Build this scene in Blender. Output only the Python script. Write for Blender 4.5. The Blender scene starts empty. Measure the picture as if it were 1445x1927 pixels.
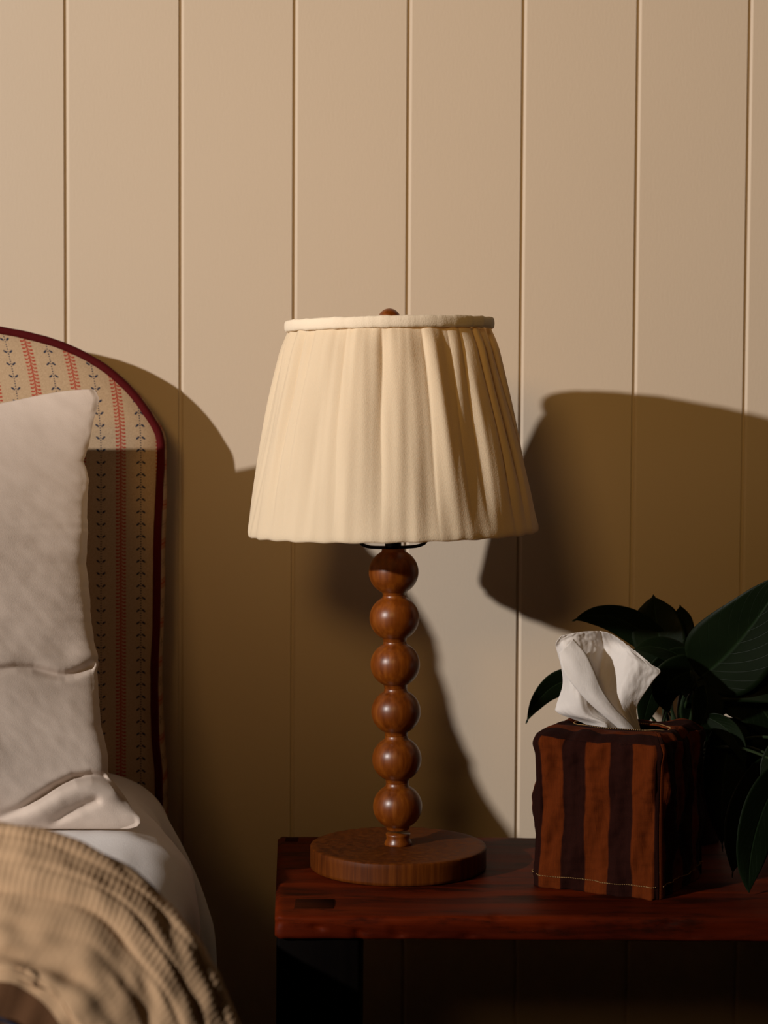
import bpy, bmesh, math, random
from math import sin, cos, pi, sqrt, radians, exp, floor
from mathutils import Vector, Matrix, noise

# ------------------------------------------------------------------ scene, camera, light
scene = bpy.context.scene
scene.view_settings.view_transform = 'Standard'
scene.view_settings.look = 'None'
scene.view_settings.gamma = 1
scene.view_settings.exposure = 0.0
C = scene.collection

FPX = 3900.0                       # focal length in pixels of the 1445 x 1927 frame
DW = 2.25                          # camera to panelled wall
CAMZ = 0.954
PITCH, ROLL = radians(3.17), radians(0.32)
cam_d = bpy.data.cameras.new('camera')
cam = bpy.data.objects.new('camera', cam_d); C.objects.link(cam)
cam_d.sensor_fit = 'HORIZONTAL'; cam_d.sensor_width = 24.0
cam_d.lens = 24.0 * FPX / 1445.0
CR = (Matrix.Rotation(pi/2 - PITCH, 3, 'X') @ Matrix.Rotation(ROLL, 3, 'Z'))
cam.matrix_world = Matrix.Translation((0, -DW, CAMZ)) @ CR.to_4x4()
cam_d.dof.use_dof = True
cam_d.dof.focus_distance = 1.95
cam_d.dof.aperture_fstop = 5.8
cam_d.clip_start = 0.05
scene.camera = cam

KEY_POS = Vector((-3.70, -3.50, 2.18))
KEY_AIM = Vector((-0.10, 0.0, 1.02))
kd = bpy.data.lights.new('low_sun_lamp', 'SPOT')
kd.energy = 915; kd.color = (1.0, 0.94, 0.885)
kd.shadow_soft_size = 0.055; kd.spot_size = radians(40); kd.spot_blend = 1.0
key = bpy.data.objects.new('low_sun_lamp', kd); C.objects.link(key)
key.location = KEY_POS
key.rotation_euler = (KEY_AIM - KEY_POS).to_track_quat('-Z', 'Y').to_euler()

ad = bpy.data.lights.new('warm_fill', 'SPOT')  # added warm fill standing in for bounced light on the shaded wall
ad.energy = 108; ad.color = (1.0, 0.57, 0.17); ad.shadow_soft_size = 0.35
ad.spot_size = radians(34); ad.spot_blend = 1.0
amb = bpy.data.objects.new('warm_fill', ad); C.objects.link(amb)
amb.location = (-0.7, -3.2, 1.95)
amb.rotation_euler = (Vector((0.11, 0, 1.36)) - amb.location).to_track_quat('-Z', 'Y').to_euler()

w = bpy.data.worlds.new('world'); scene.world = w; w.use_nodes = True
w.node_tree.nodes['Background'].inputs[0].default_value = (1.0, 0.62, 0.33, 1)
w.node_tree.nodes['Background'].inputs[1].default_value = 0.0025

# ------------------------------------------------------------------ measuring helpers
def ray(px, py):
    return CR @ Vector(((px - 722.5) / FPX, (963.5 - py) / FPX, -1.0))
def P(px, py, g):
    """point of the photo at (px, py) that stands g metres in front of the wall"""
    d = ray(px, py); t = (DW - g) / d.y
    return Vector((0, -DW, CAMZ)) + d * t
def Q(px, py, g):
    return P(px, py, g + .03)
def T(px, py, z):
    """point of the photo at (px, py) lying at height z"""
    d = ray(px, py); t = (z - CAMZ) / d.z
    return Vector((0, -DW, CAMZ)) + d * t
def smooth(a, b, x):
    t = max(0.0, min(1.0, (x - a) / (b - a))); return t * t * (3 - 2 * t)
def interp(tab, x):
    if x <= tab[0][0]: return tab[0][1]
    for (a, va), (b, vb) in zip(tab, tab[1:]):
        if x <= b:
            return va + (vb - va) * (x - a) / (b - a)
    return tab[-1][1]
def catmull(pts, t):
    n = len(pts) - 1
    f = max(0.0, min(0.999999, t)) * n; i = int(f); f -= i
    p1, p2 = pts[i], pts[i + 1]
    p0 = pts[i - 1] if i > 0 else p1 * 2 - p2
    p3 = pts[i + 2] if i + 2 <= n else p2 * 2 - p1
    return 0.5 * ((2 * p1) + (p2 - p0) * f + (2 * p0 - 5 * p1 + 4 * p2 - p3) * f * f + (3 * p1 - p0 - 3 * p2 + p3) * f ** 3)
def resample(pts, n, closed=False):
    """even spacing along a Catmull-Rom curve"""
    dense = [catmull(pts, i / 600.0) for i in range(601)]
    L = [0.0]
    for a, b in zip(dense, dense[1:]): L.append(L[-1] + (b - a).length)
    out, j = [], 0
    for i in range(n):
        s = L[-1] * i / (n - 1)
        while j < 599 and L[j + 1] < s: j += 1
        k = (s - L[j]) / max(1e-9, L[j + 1] - L[j])
        out.append(dense[j].lerp(dense[j + 1], min(1, k)))
    return out
def polyd(px, py, pts):
    best = None; n = len(pts) - 1
    for k in range(n):
        d, t = segd(px, py, *pts[k], *pts[k + 1])
        if best is None or abs(d) < abs(best[0]): best = (d, (k + t) / n)
    yl = interp(pts, px)
    return (abs(best[0]) * (1 if py > yl else -1), best[1])
MIDC = [(-300, 1266), (-60, 1262), (0, 1260), (30, 1256), (62, 1258), (90, 1266), (108, 1270), (122, 1271), (138, 1268), (156, 1261), (188, 1246)]
FLAPC = [(-160, 1560), (-20, 1545), (40, 1521), (75, 1500), (108, 1479), (140, 1464), (172, 1459), (207, 1463)]
TUCK = [(85, 1556), (120, 1535), (150, 1520), (180, 1507)]
def segd(px, py, ax, ay, bx, by):
    dx, dy = bx - ax, by - ay
    t = max(0, min(1, ((px - ax) * dx + (py - ay) * dy) / (dx * dx + dy * dy)))
    cx, cy = ax + dx * t, ay + dy * t
    side = (dx * (py - ay) - dy * (px - ax))
    return sqrt((px - cx) ** 2 + (py - cy) ** 2) * (1 if side >= 0 else -1), t

# ------------------------------------------------------------------ object helpers
def tag(o, label=None, cat=None, group=None, kind=None):
    if label: o['label'] = label
    if cat: o['category'] = cat
    if group: o['group'] = group
    if kind: o['kind'] = kind
    return o
def empty(name, loc, label, cat):
    o = bpy.data.objects.new(name, None); C.objects.link(o)
    o.location = loc; o.empty_display_size = 0.05
    return tag(o, label, cat)
def mesh_obj(name, verts, faces, mat, parent=None, smooth_=True, uvs=None, origin=None):
    """verts are world coordinates; the parent is an Empty without rotation"""
    org = Vector(origin) if origin is not None else (parent.location.copy() if parent and parent.parent is None else Vector((0, 0, 0)))
    me = bpy.data.meshes.new(name)
    me.from_pydata([tuple(Vector(v) - org) for v in verts], [], faces)
    me.validate(); me.update()
    if uvs:
        lay = me.uv_layers.new(name='UVMap')
        for lp in me.loops: lay.data[lp.index].uv = uvs[lp.vertex_index]
    if smooth_:
        for p in me.polygons: p.use_smooth = True
    o = bpy.data.objects.new(name, me); C.objects.link(o)
    if mat: me.materials.append(mat)
    if parent:
        o.parent = parent
        if origin is not None: o.location = org - parent.location
    else:
        o.location = org
    return o
def fix_normals(o):
    bm = bmesh.new(); bm.from_mesh(o.data)
    bmesh.ops.remove_doubles(bm, verts=bm.verts, dist=1e-6)
    bmesh.ops.recalc_face_normals(bm, faces=bm.faces)
    bm.to_mesh(o.data); bm.free(); return o
def grid_faces(nu, nv, wrap=False, off=0):
    f = []
    for j in range(nv - 1):
        for i in range(nu if wrap else nu - 1):
            a = j * nu + i; b = j * nu + (i + 1) % nu
            f.append((off + a, off + b, off + b + nu, off + a + nu))
    return f
def tube(pts, r, seg=12, off=0):
    """verts, faces of a tube along points; r is a number or a list"""
    V, F = [], []
    n = len(pts); up = Vector((0.13, 0.2, 1)).normalized()
    for i, p in enumerate(pts):
        t = (pts[min(n - 1, i + 1)] - pts[max(0, i - 1)]).normalized()
        a = t.cross(up)
        if a.length < 1e-3: a = t.cross(Vector((1, 0, 0)))
        a.normalize(); b = t.cross(a)
        rr = r[i] if isinstance(r, (list, tuple)) else r
        for k in range(seg):
            an = 2 * pi * k / seg
            V.append(p + a * cos(an) * rr + b * sin(an) * rr)
    F = grid_faces(seg, n, True, off)
    F.append(tuple(off + k for k in range(seg))[::-1])
    F.append(tuple(off + (n - 1) * seg + k for k in range(seg)))
    return V, F
def lathe(prof, seg, fn, off=0):
    """prof: (radius, height) list; fn maps local xyz to world"""
    V = []
    for r, z in prof:
        for k in range(seg):
            a = 2 * pi * k / seg
            V.append(fn(Vector((r * cos(a), r * sin(a), z))))
    F = grid_faces(seg, len(prof), True, off)
    F.append(tuple(off + k for k in range(seg))[::-1])
    F.append(tuple(off + (len(prof) - 1) * seg + k for k in range(seg)))
    return V, F
def rbox(lo, hi, bev, segs=2, cuts=0):
    bm = bmesh.new()
    bmesh.ops.create_cube(bm, size=1)
    for v in bm.verts:
        v.co = Vector([(lo[i] + hi[i]) / 2 + v.co[i] * (hi[i] - lo[i]) for i in range(3)])
    bmesh.ops.bevel(bm, geom=list(bm.edges), offset=bev, segments=segs, affect='EDGES', profile=0.5)
    V = [v.co.copy() for v in bm.verts]; bm.verts.index_update()
    F = [tuple(v.index for v in f.verts) for f in bm.faces]
    bm.free(); return V, F

# ------------------------------------------------------------------ material helpers
class N:
    """tiny expression builder over Math nodes"""
    def __init__(s, nt, sock): s.nt, s.s = nt, sock
    def _m(s, op, b=None, c=None):
        n = s.nt.nodes.new('ShaderNodeMath'); n.operation = op
        for i, v in enumerate((s, b, c)):
            if v is None: continue
            if isinstance(v, N): s.nt.links.new(v.s, n.inputs[i])
            else: n.inputs[i].default_value = v
        return N(s.nt, n.outputs[0])
    def __add__(s, o): return s._m('ADD', o)
    def __sub__(s, o): return s._m('SUBTRACT', o)
    def __mul__(s, o): return s._m('MULTIPLY', o)
    def __truediv__(s, o): return s._m('DIVIDE', o)
    def fract(s): return s._m('FRACT')
    def floor(s): return s._m('FLOOR')
    def abs(s): return s._m('ABSOLUTE')
    def sin(s): return s._m('SINE')
    def lt(s, o): return s._m('LESS_THAN', o)
    def gt(s, o): return s._m('GREATER_THAN', o)
    def max(s, o): return s._m('MAXIMUM', o)
    def min(s, o): return s._m('MINIMUM', o)
    def mod(s, o): return s._m('MODULO', o)
    def clampedge(s, lo, hi):
        n = s.nt.nodes.new('ShaderNodeMapRange'); n.interpolation_type = 'SMOOTHSTEP'
        s.nt.links.new(s.s, n.inputs[0]); n.inputs[1].default_value = lo; n.inputs[2].default_value = hi
        return N(s.nt, n.outputs[0])
def newmat(name):
    m = bpy.data.materials.new(name); m.use_nodes = True
    return m, m.node_tree, m.node_tree.nodes['Principled BSDF']
def coords(nt, which='Object', scale=(1, 1, 1), loc=(0, 0, 0)):
    t = nt.nodes.new('ShaderNodeTexCoord'); mp = nt.nodes.new('ShaderNodeMapping')
    nt.links.new(t.outputs[which], mp.inputs[0]); mp.inputs['Scale'].default_value = scale; mp.inputs['Location'].default_value = loc
    return mp.outputs[0]
def noise_n(nt, vec, scale, detail=4, rough=.55):
    n = nt.nodes.new('ShaderNodeTexNoise'); nt.links.new(vec, n.inputs['Vector'])
    n.inputs['Scale'].default_value = scale; n.inputs['Detail'].default_value = detail; n.inputs['Roughness'].default_value = rough
    return N(nt, n.outputs[0])
def ramp(nt, fac, stops):
    r = nt.nodes.new('ShaderNodeValToRGB'); nt.links.new(fac.s, r.inputs[0])
    el = r.color_ramp.elements
    while len(el) < len(stops): el.new(0.5)
    for e, (p, c) in zip(el, stops): e.position = p; e.color = (*c, 1)
    return r.outputs[0]
def mixc(nt, fac, a, b, mode='MIX'):
    n = nt.nodes.new('ShaderNodeMix'); n.data_type = 'RGBA'; n.blend_type = mode
    def put(i, v):
        if hasattr(v, 'default_value') or isinstance(v, bpy.types.NodeSocket): nt.links.new(v, n.inputs[i])
        elif isinstance(v, N): nt.links.new(v.s, n.inputs[i])
        elif isinstance(v, (int, float)): n.inputs[i].default_value = v
        else: n.inputs[i].default_value = (*v, 1)
    put(0, fac); put(6, a); put(7, b)
    return n.outputs[2]
def bump(nt, bsdf, h, strength, dist):
    b = nt.nodes.new('ShaderNodeBump'); b.inputs['Strength'].default_value = strength; b.inputs['Distance'].default_value = dist
    nt.links.new(h.s, b.inputs['Height']); nt.links.new(b.outputs[0], bsdf.inputs['Normal']); return b
def fabric(name, col, rough=.9, weave=900, wstr=.25, trans=0.0, tcol=None, mottle=.06, sheen=.0):
    m, nt, b = newmat(name)
    v = coords(nt)
    big = noise_n(nt, v, 14, 3)
    c = mixc(nt, big, tuple(x * (1 - mottle) for x in col), tuple(min(1, x * (1 + mottle)) for x in col))
    nt.links.new(c, b.inputs['Base Color'])
    b.inputs['Roughness'].default_value = rough; b.inputs['Specular IOR Level'].default_value = .15
    b.inputs['Sheen Weight'].default_value = sheen
    vx = coords(nt, scale=(weave, weave, weave * .35)); vz = coords(nt, scale=(weave * .35, weave * .35, weave))
    h = noise_n(nt, vx, 1, 2) + noise_n(nt, vz, 1, 2)
    bump(nt, b, h, wstr, .0006)
    if trans > 0:
        tr = nt.nodes.new('ShaderNodeBsdfTranslucent'); tr.inputs[0].default_value = (*(tcol or col), 1)
        mx = nt.nodes.new('ShaderNodeMixShader'); mx.inputs[0].default_value = trans
        out = nt.nodes['Material Output']
        nt.links.new(b.outputs[0], mx.inputs[1]); nt.links.new(tr.outputs[0], mx.inputs[2]); nt.links.new(mx.outputs[0], out.inputs[0])
    return m
def wood(name, dark, mid, light, axis='Z', rough=.35, coat=.3, gs=60, spec=.5, worn=None):
    m, nt, b = newmat(name)
    sc = {'Z': (gs, gs, gs * .06), 'X': (gs * .06, gs, gs), 'Y': (gs, gs * .06, gs)}[axis]
    v = coords(nt, scale=sc)
    g = noise_n(nt, v, 1.0, 6, .62)
    v2 = coords(nt)
    big = noise_n(nt, v2, 9, 3)
    f = g * .7 + big * .3
    col = ramp(nt, f, [(.34, dark), (.5, mid), (.66, light)])
    if worn:
        wn = noise_n(nt, coords(nt, scale=(7, 26, 26)), 1.0, 7, .7)
        col = mixc(nt, wn.clampedge(.50, .62) * .8, col, worn)
    nt.links.new(col, b.inputs['Base Color'])
    rn = (g * .25 + (rough - .12))
    nt.links.new(rn.s, b.inputs['Roughness'])
    b.inputs['Coat Weight'].default_value = coat; b.inputs['Coat Roughness'].default_value = .25
    b.inputs['Specular IOR Level'].default_value = spec
    bump(nt, b, g, .18, .0006)
    return m

# wall paint
def wall_mat():
    m, nt, b = newmat('cream_panel_paint')
    v = coords(nt)
    big = noise_n(nt, v, 3, 3)
    col = mixc(nt, big, (.585, .485, .375), (.62, .515, .40))
    nt.links.new(col, b.inputs['Base Color'])
    b.inputs['Roughness'].default_value = .55; b.inputs['Specular IOR Level'].default_value = .25
    h = noise_n(nt, coords(nt, scale=(1, 1, .35)), 420, 3) + noise_n(nt, v, 40, 3) * .6
    bump(nt, b, h, .10, .0012)
    return m
M_WALL = wall_mat()
M_FLOOR = wood('dark_floor_wood', (.012, .006, .003), (.02, .01, .005), (.03, .016, .008), 'X')
M_LAMPWOOD = wood('lamp_brown_wood', (.095, .019, .0008), (.165, .038, .0018), (.25, .068, .004), 'Z', .36, .05, 170)
M_BASEWOOD = wood('lamp_base_wood', (.045, .0092, .0006), (.095, .021, .0010), (.15, .038, .0022), 'Z', .55, .0, 170, .15)
M_RED = wood('red_stained_wood', (.030, .0026, .0003), (.085, .0085, .0006), (.17, .020, .0012), 'X', .55, .0, 40, .07, worn=(.012, .0022, .0006))
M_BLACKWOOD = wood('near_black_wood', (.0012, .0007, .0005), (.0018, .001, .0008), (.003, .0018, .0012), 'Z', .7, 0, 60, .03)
M_TENON = wood('dark_end_grain', (.018, .0035, .0008), (.03, .006, .0012), (.045, .010, .002), 'X', .8, 0, 200, .04)
M_SHADE = fabric('cream_shade_linen', (.93, .82, .62), .95, 1100, .35, .33, (.92, .66, .32), .04)
M_BAND = fabric('cream_band_linen', (.88, .76, .60), .95, 1100, .35, 0, None, .04)
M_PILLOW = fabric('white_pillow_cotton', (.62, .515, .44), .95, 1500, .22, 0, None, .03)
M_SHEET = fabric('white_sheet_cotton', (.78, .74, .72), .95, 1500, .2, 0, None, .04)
M_BLANKET = fabric('cream_gauze_cotton', (.70, .455, .265), .95, 900, .4, 0, None, .10)
M_LINING = fabric('brown_lining', (.16, .075, .035), .95, 900, .4)
M_PIPING = fabric('dark_red_cotton', (.075, .003, .004), .85, 1300, .4, sheen=.0)
M_TISSUE = fabric('white_tissue', (.90, .87, .85), .95, 700, .3, .35, (.80, .72, .62), .02)
M_BLACK, nt_, b_ = newmat('black_metal'); b_.inputs['Base Color'].default_value = (.006, .005, .005, 1); b_.inputs['Metallic'].default_value = .6; b_.inputs['Roughness'].default_value = .45
M_THREAD = fabric('pale_thread', (.34, .20, .08), .9, 900, .2)
M_BLUE = fabric('blue_edging', (.05, .06, .10), .9, 900, .2)
M_POT, nt_, b_ = newmat('glazed_pot'); b_.inputs['Roughness'].default_value = .4
nt_.links.new(ramp(nt_, noise_n(nt_, coords(nt_), 30), [(.4, (.05, .045, .04)), (.6, (.08, .07, .06))]), b_.inputs['Base Color'])
M_SOIL, nt_, b_ = newmat('potting_soil'); b_.inputs['Roughness'].default_value = 1
nt_.links.new(ramp(nt_, noise_n(nt_, coords(nt_), 200), [(.4, (.008, .005, .003)), (.6, (.03, .018, .01))]), b_.inputs['Base Color'])

def leaf_mat():
    m, nt, b = newmat('dark_green_leaf')
    t = nt.nodes.new('ShaderNodeUVMap'); sp = nt.nodes.new('ShaderNodeSeparateXYZ'); nt.links.new(t.outputs[0], sp.inputs[0])
    u, v = N(nt, sp.outputs[0]), N(nt, sp.outputs[1])
    a = (u - .5).abs()
    rib = a.clampedge(.035, .0)
    vein = ((v * 9.0 - a * 7.0).fract() - .5).abs().clampedge(.46, .5)
    big = noise_n(nt, coords(nt), 25, 3)
    col = mixc(nt, big, (.003, .0065, .002), (.0065, .0135, .0035))
    col = mixc(nt, rib * .6, col, (.016, .034, .012))
    col = mixc(nt, vein * .25, col, (.010, .024, .009))
    nt.links.new(col, b.inputs['Base Color'])
    b.inputs['Roughness'].default_value = .5; b.inputs['Specular IOR Level'].default_value = .14
    bump(nt, b, rib * -1.0 - vein * .5, .35, .001)
    tr = nt.nodes.new('ShaderNodeBsdfTranslucent'); tr.inputs[0].default_value = (.04, .09, .01, 1)
    mx = nt.nodes.new('ShaderNodeMixShader'); mx.inputs[0].default_value = .15
    out = nt.nodes['Material Output']
    nt.links.new(b.outputs[0], mx.inputs[1]); nt.links.new(tr.outputs[0], mx.inputs[2]); nt.links.new(mx.outputs[0], out.inputs[0])
    return m
M_LEAF = leaf_mat()
M_STEM, nt_, b_ = newmat('green_stem'); b_.inputs['Base Color'].default_value = (.010, .022, .005, 1); b_.inputs['Roughness'].default_value = .5

PER = .0420
def ticking_mat():
    """natural linen printed with blue sprig stripes and red vine stripes; UV is in metres"""
    m, nt, b = newmat('printed_stripe_linen')
    t = nt.nodes.new('ShaderNodeUVMap'); sp = nt.nodes.new('ShaderNodeSeparateXYZ'); nt.links.new(t.outputs[0], sp.inputs[0])
    u, v = N(nt, sp.outputs[0]), N(nt, sp.outputs[1])
    jit = noise_n(nt, coords(nt), 1500, 2) - .5
    u = u + jit * .0006; v = v + jit * .0006
    # blue sprig: centred on u = k * PER
    k = (u / PER + .5).floor()
    x = u - k * PER
    par = (k._m('MULTIPLY', .5)).fract().gt(.25)            # every other stripe points the other way
    sgn = par * 2.0 - 1.0
    LB = .0130
    ph = (v / LB).fract()
    LD = LB / 5
    dy = ((v / LD).fract() - .5) * LD
    dots = (x * x + dy * dy)._m('SQRT').clampedge(.00085, .00055)
    ax = x.abs() - .0030
    yy = (ph - .5) * LB
    yy = yy * sgn + 0.0
    ca, sa = cos(radians(38)), sin(radians(38))
    r1 = ax * ca + yy * sa; r2 = yy * ca - ax * sa
    leaf = ((r1 / .0023) * (r1 / .0023) + (r2 / .00105) * (r2 / .00105)).clampedge(1.15, .85)
    blue = dots.max(leaf)
    # red vine: centred half way
    k2 = (u / PER).floor(); xr = u - (k2 + .5) * PER
    LR = .0038
    stem = (xr - ((v * (2 * pi / LR)).sin()) * .0003).abs().clampedge(.00075, .0005)
    side = xr.gt(0.0)
    ph2 = ((v / LR + side * .5).fract() - .5) * LR
    def blob(cx, cy, ra, rb, ang):
        X = xr.abs() - cx; Y = ph2 - cy
        c, s = cos(ang), sin(ang)
        a_ = X * c + Y * s; b_2 = Y * c - X * s
        return ((a_ / ra) * (a_ / ra) + (b_2 / rb) * (b_2 / rb)).clampedge(1.2, .8)
    red = stem.max(blob(.0018, -.0002, .0021, .00060, radians(42))).max(blob(.0042, .0003, .0013, .0010, 0.0)).max(blob(.0029, .0006, .0013, .0004, 0.0))
    weave = noise_n(nt, coords(nt, scale=(900, 300, 900)), 1, 2)
    wv = (u * (2 * pi / .0011)).sin() * (v * (2 * pi / .0011)).sin()
    base = mixc(nt, weave + wv * .22, (.37, .245, .14), (.68, .505, .335))
    col = mixc(nt, blue * .95, base, (.020, .030, .065))
    col = mixc(nt, red * .92, col, (.42, .045, .025))
    nt.links.new(col, b.inputs['Base Color'])
    b.inputs['Roughness'].default_value = .95; b.inputs['Specular IOR Level'].default_value = .1
    bump(nt, b, weave + wv * .3, .3, .0008)
    return m
M_TICK = ticking_mat()

def cover_mat():
    m, nt, b = newmat('striped_cover_linen')
    t = nt.nodes.new('ShaderNodeUVMap'); sp = nt.nodes.new('ShaderNodeSeparateXYZ'); nt.links.new(t.outputs[0], sp.inputs[0])
    u, v = N(nt, sp.outputs[0]), N(nt, sp.outputs[1])
    wob = noise_n(nt, coords(nt), 40, 2) - .5
    s = ((u + wob * .0015) / .0455).fract()
    st = ((s - .5).abs() - .25).clampedge(-.02, .02)
    gr = noise_n(nt, coords(nt, scale=(700, 700, 60)), 1, 3)
    rust = mixc(nt, gr, (.065, .0105, .0010), (.12, .021, .0018))
    dark = mixc(nt, gr, (.010, .0018, .0009), (.020, .0038, .0019))
    nt.links.new(mixc(nt, st, rust, dark), b.inputs['Base Color'])
    b.inputs['Roughness'].default_value = .95; b.inputs['Specular IOR Level'].default_value = .1
    bump(nt, b, gr + noise_n(nt, coords(nt, scale=(60, 60, 700)), 1, 3), .4, .0008)
    return m
M_COVER = cover_mat()

# ------------------------------------------------------------------ the setting
def build_wall():
    gx = [P(x, y, 0).x for x, y in ((124, 0), (341, 0), (556, 0), (771, 0), (987, 0), (1203, 0), (1413, 0))]
    sp = (gx[-1] - gx[0]) / 6
    grooves = [gx[0] - sp * k for k in range(11, 0, -1)] + gx + [gx[-1] + sp * k for k in range(1, 9)]
    prof = [(grooves[0] - sp * .6, 0.0)]
    hw = .0023
    for g in grooves:
        prof += [(g - .0031, 0.0), (g - .0029, .0026), (g + .0001, .0028), (g + .0008, .0014), (g + .0026, .0001), (g + .0031, 0.0)]
    prof.append((grooves[-1] + sp * .6, 0.0))
    V, F = [], []
    zs = [0.0, .5, 1.0, 1.6, 2.4]
    for z in zs:
        for x, y in prof: V.append((x, y, z))
    n = len(prof)
    for j in range(len(zs) - 1):
        for i in range(n - 1):
            a = j * n + i; F.append((a, a + 1, a + 1 + n, a + n))
    o = len(V)                       # thickness behind the face
    x0, x1 = prof[0][0], prof[-1][0]
    for x, z in ((x0, 0), (x1, 0), (x1, 2.4), (x0, 2.4)): V.append((x, .06, z))
    F += [(o + 1, o, o + 3, o + 2), (0, o, o + 1, n - 1)[::-1], ((len(zs) - 1) * n, len(V) - 1, len(V) - 2, len(zs) * n - 1)]
    ob = mesh_obj('wall_back', V, F, M_WALL, smooth_=False)
    tag(ob, kind='structure')
build_wall()
V, F = rbox((-1.9, -2.9, -.04), (1.9, .06, 0), .002, 1)
tag(mesh_obj('floor', V, F, M_FLOOR, smooth_=False), kind='structure')

# ------------------------------------------------------------------ bench
ZT = .500
def build_bench():
    a = T(523, 1573, ZT); b = T(517, 1722, ZT)
    yb, yf = a.y, T(900, 1725, ZT).y
    xl_b, xl_f = a.x, b.x
    xr = .98
    th = .0215
    root = empty('bench', ((xl_f + xr) / 2, (yb + yf) / 2, 0), 'low red-stained wooden bench with worn edges under the lamp, used as a bedside table', 'bench')
    NX, prof_n = 260, 0
    # cross-section in (y, z), slightly rounded and worn edges
    sec = []
    def arc(cy, cz, r, a0, a1, n=5):
        for i in range(n + 1):
            t = a0 + (a1 - a0) * i / n; sec.append((cy + r * cos(t), cz + r * sin(t)))
    r = .004
    nt_ = 26
    arc(yb - r, ZT - r, r, 0, pi / 2)
    for i in range(1, nt_): sec.append((yb - r + (yf + r - (yb - r)) * i / nt_, ZT))
    arc(yf + r, ZT - r, r, pi / 2, pi)
    for i in range(1, 6): sec.append((yf, ZT - r - (th - 2 * r) * i / 6))
    arc(yf + r, ZT - th + r, r, pi, 1.5 * pi)
    arc(yb - r, ZT - th + r, r, 1.5 * pi, 2 * pi)
    ns = len(sec); V = []
    for i in range(NX + 1):
        t = i / NX
        for (y, z) in sec:
            f = (y - yb) / (yf - yb)
            xl = xl_b + (xl_f - xl_b) * f
            e = min(t, 1 - t) * (xr - xl)
            sh = max(0.0, 1 - e / .004)
            cy, cz = (yb + yf) / 2, ZT - th / 2
            yy = cy + (y - cy) * (1 - .012 * sh ** 2); zz = cz + (z - cz) * (1 - .25 * sh ** 2)
            x = xl + t * (xr - xl)
            wob = noise.noise(Vector((x * 22, y * 60, z * 60))) * .0007
            edge = max(0, 1 - abs(y - yf) / .008)
            chip = -max(0, noise.noise(Vector((x * 45, 3, z * 90))) - .32) * .012 * edge
            # notch in the lower front arris
            nx = P(675, 1757, -yf).x
            notch = .004 * exp(-((x - nx) / .004) ** 2) * (1 if z < ZT - th * .55 else 0) * edge
            V.append((x, yy - chip + wob * edge * 2 + notch, zz + wob * (1 if z > ZT - .002 else .5) + chip * .3))
    F = grid_faces(ns, NX + 1, True)
    F.append(tuple(range(ns))[::-1]); F.append(tuple(NX * ns + k for k in range(ns)))
    top = fix_normals(mesh_obj('tabletop', V, F, M_RED, root))
    # legs: broad slabs
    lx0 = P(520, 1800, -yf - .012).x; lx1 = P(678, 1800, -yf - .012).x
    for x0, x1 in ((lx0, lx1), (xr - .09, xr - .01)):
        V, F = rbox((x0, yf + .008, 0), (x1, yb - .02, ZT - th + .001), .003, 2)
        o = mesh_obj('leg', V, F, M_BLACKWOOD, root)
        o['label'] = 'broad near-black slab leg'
    # through tenons flush with the top
    for (ax, ay, bx, by) in ((553, 1693, 630, 1710), (536, 1577, 562, 1584)):
        p, q = T(ax, by, ZT), T(bx, ay, ZT)
        V, F = rbox((p.x, min(p.y, q.y), ZT - .018), (q.x, max(p.y, q.y), ZT + .0007), .0006, 1)
        o = mesh_obj('tenon', V, F, M_TENON, root); o['label'] = 'dark end-grain tenon let into the top'
    return yb, yf
YB, YF = build_bench()

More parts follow.
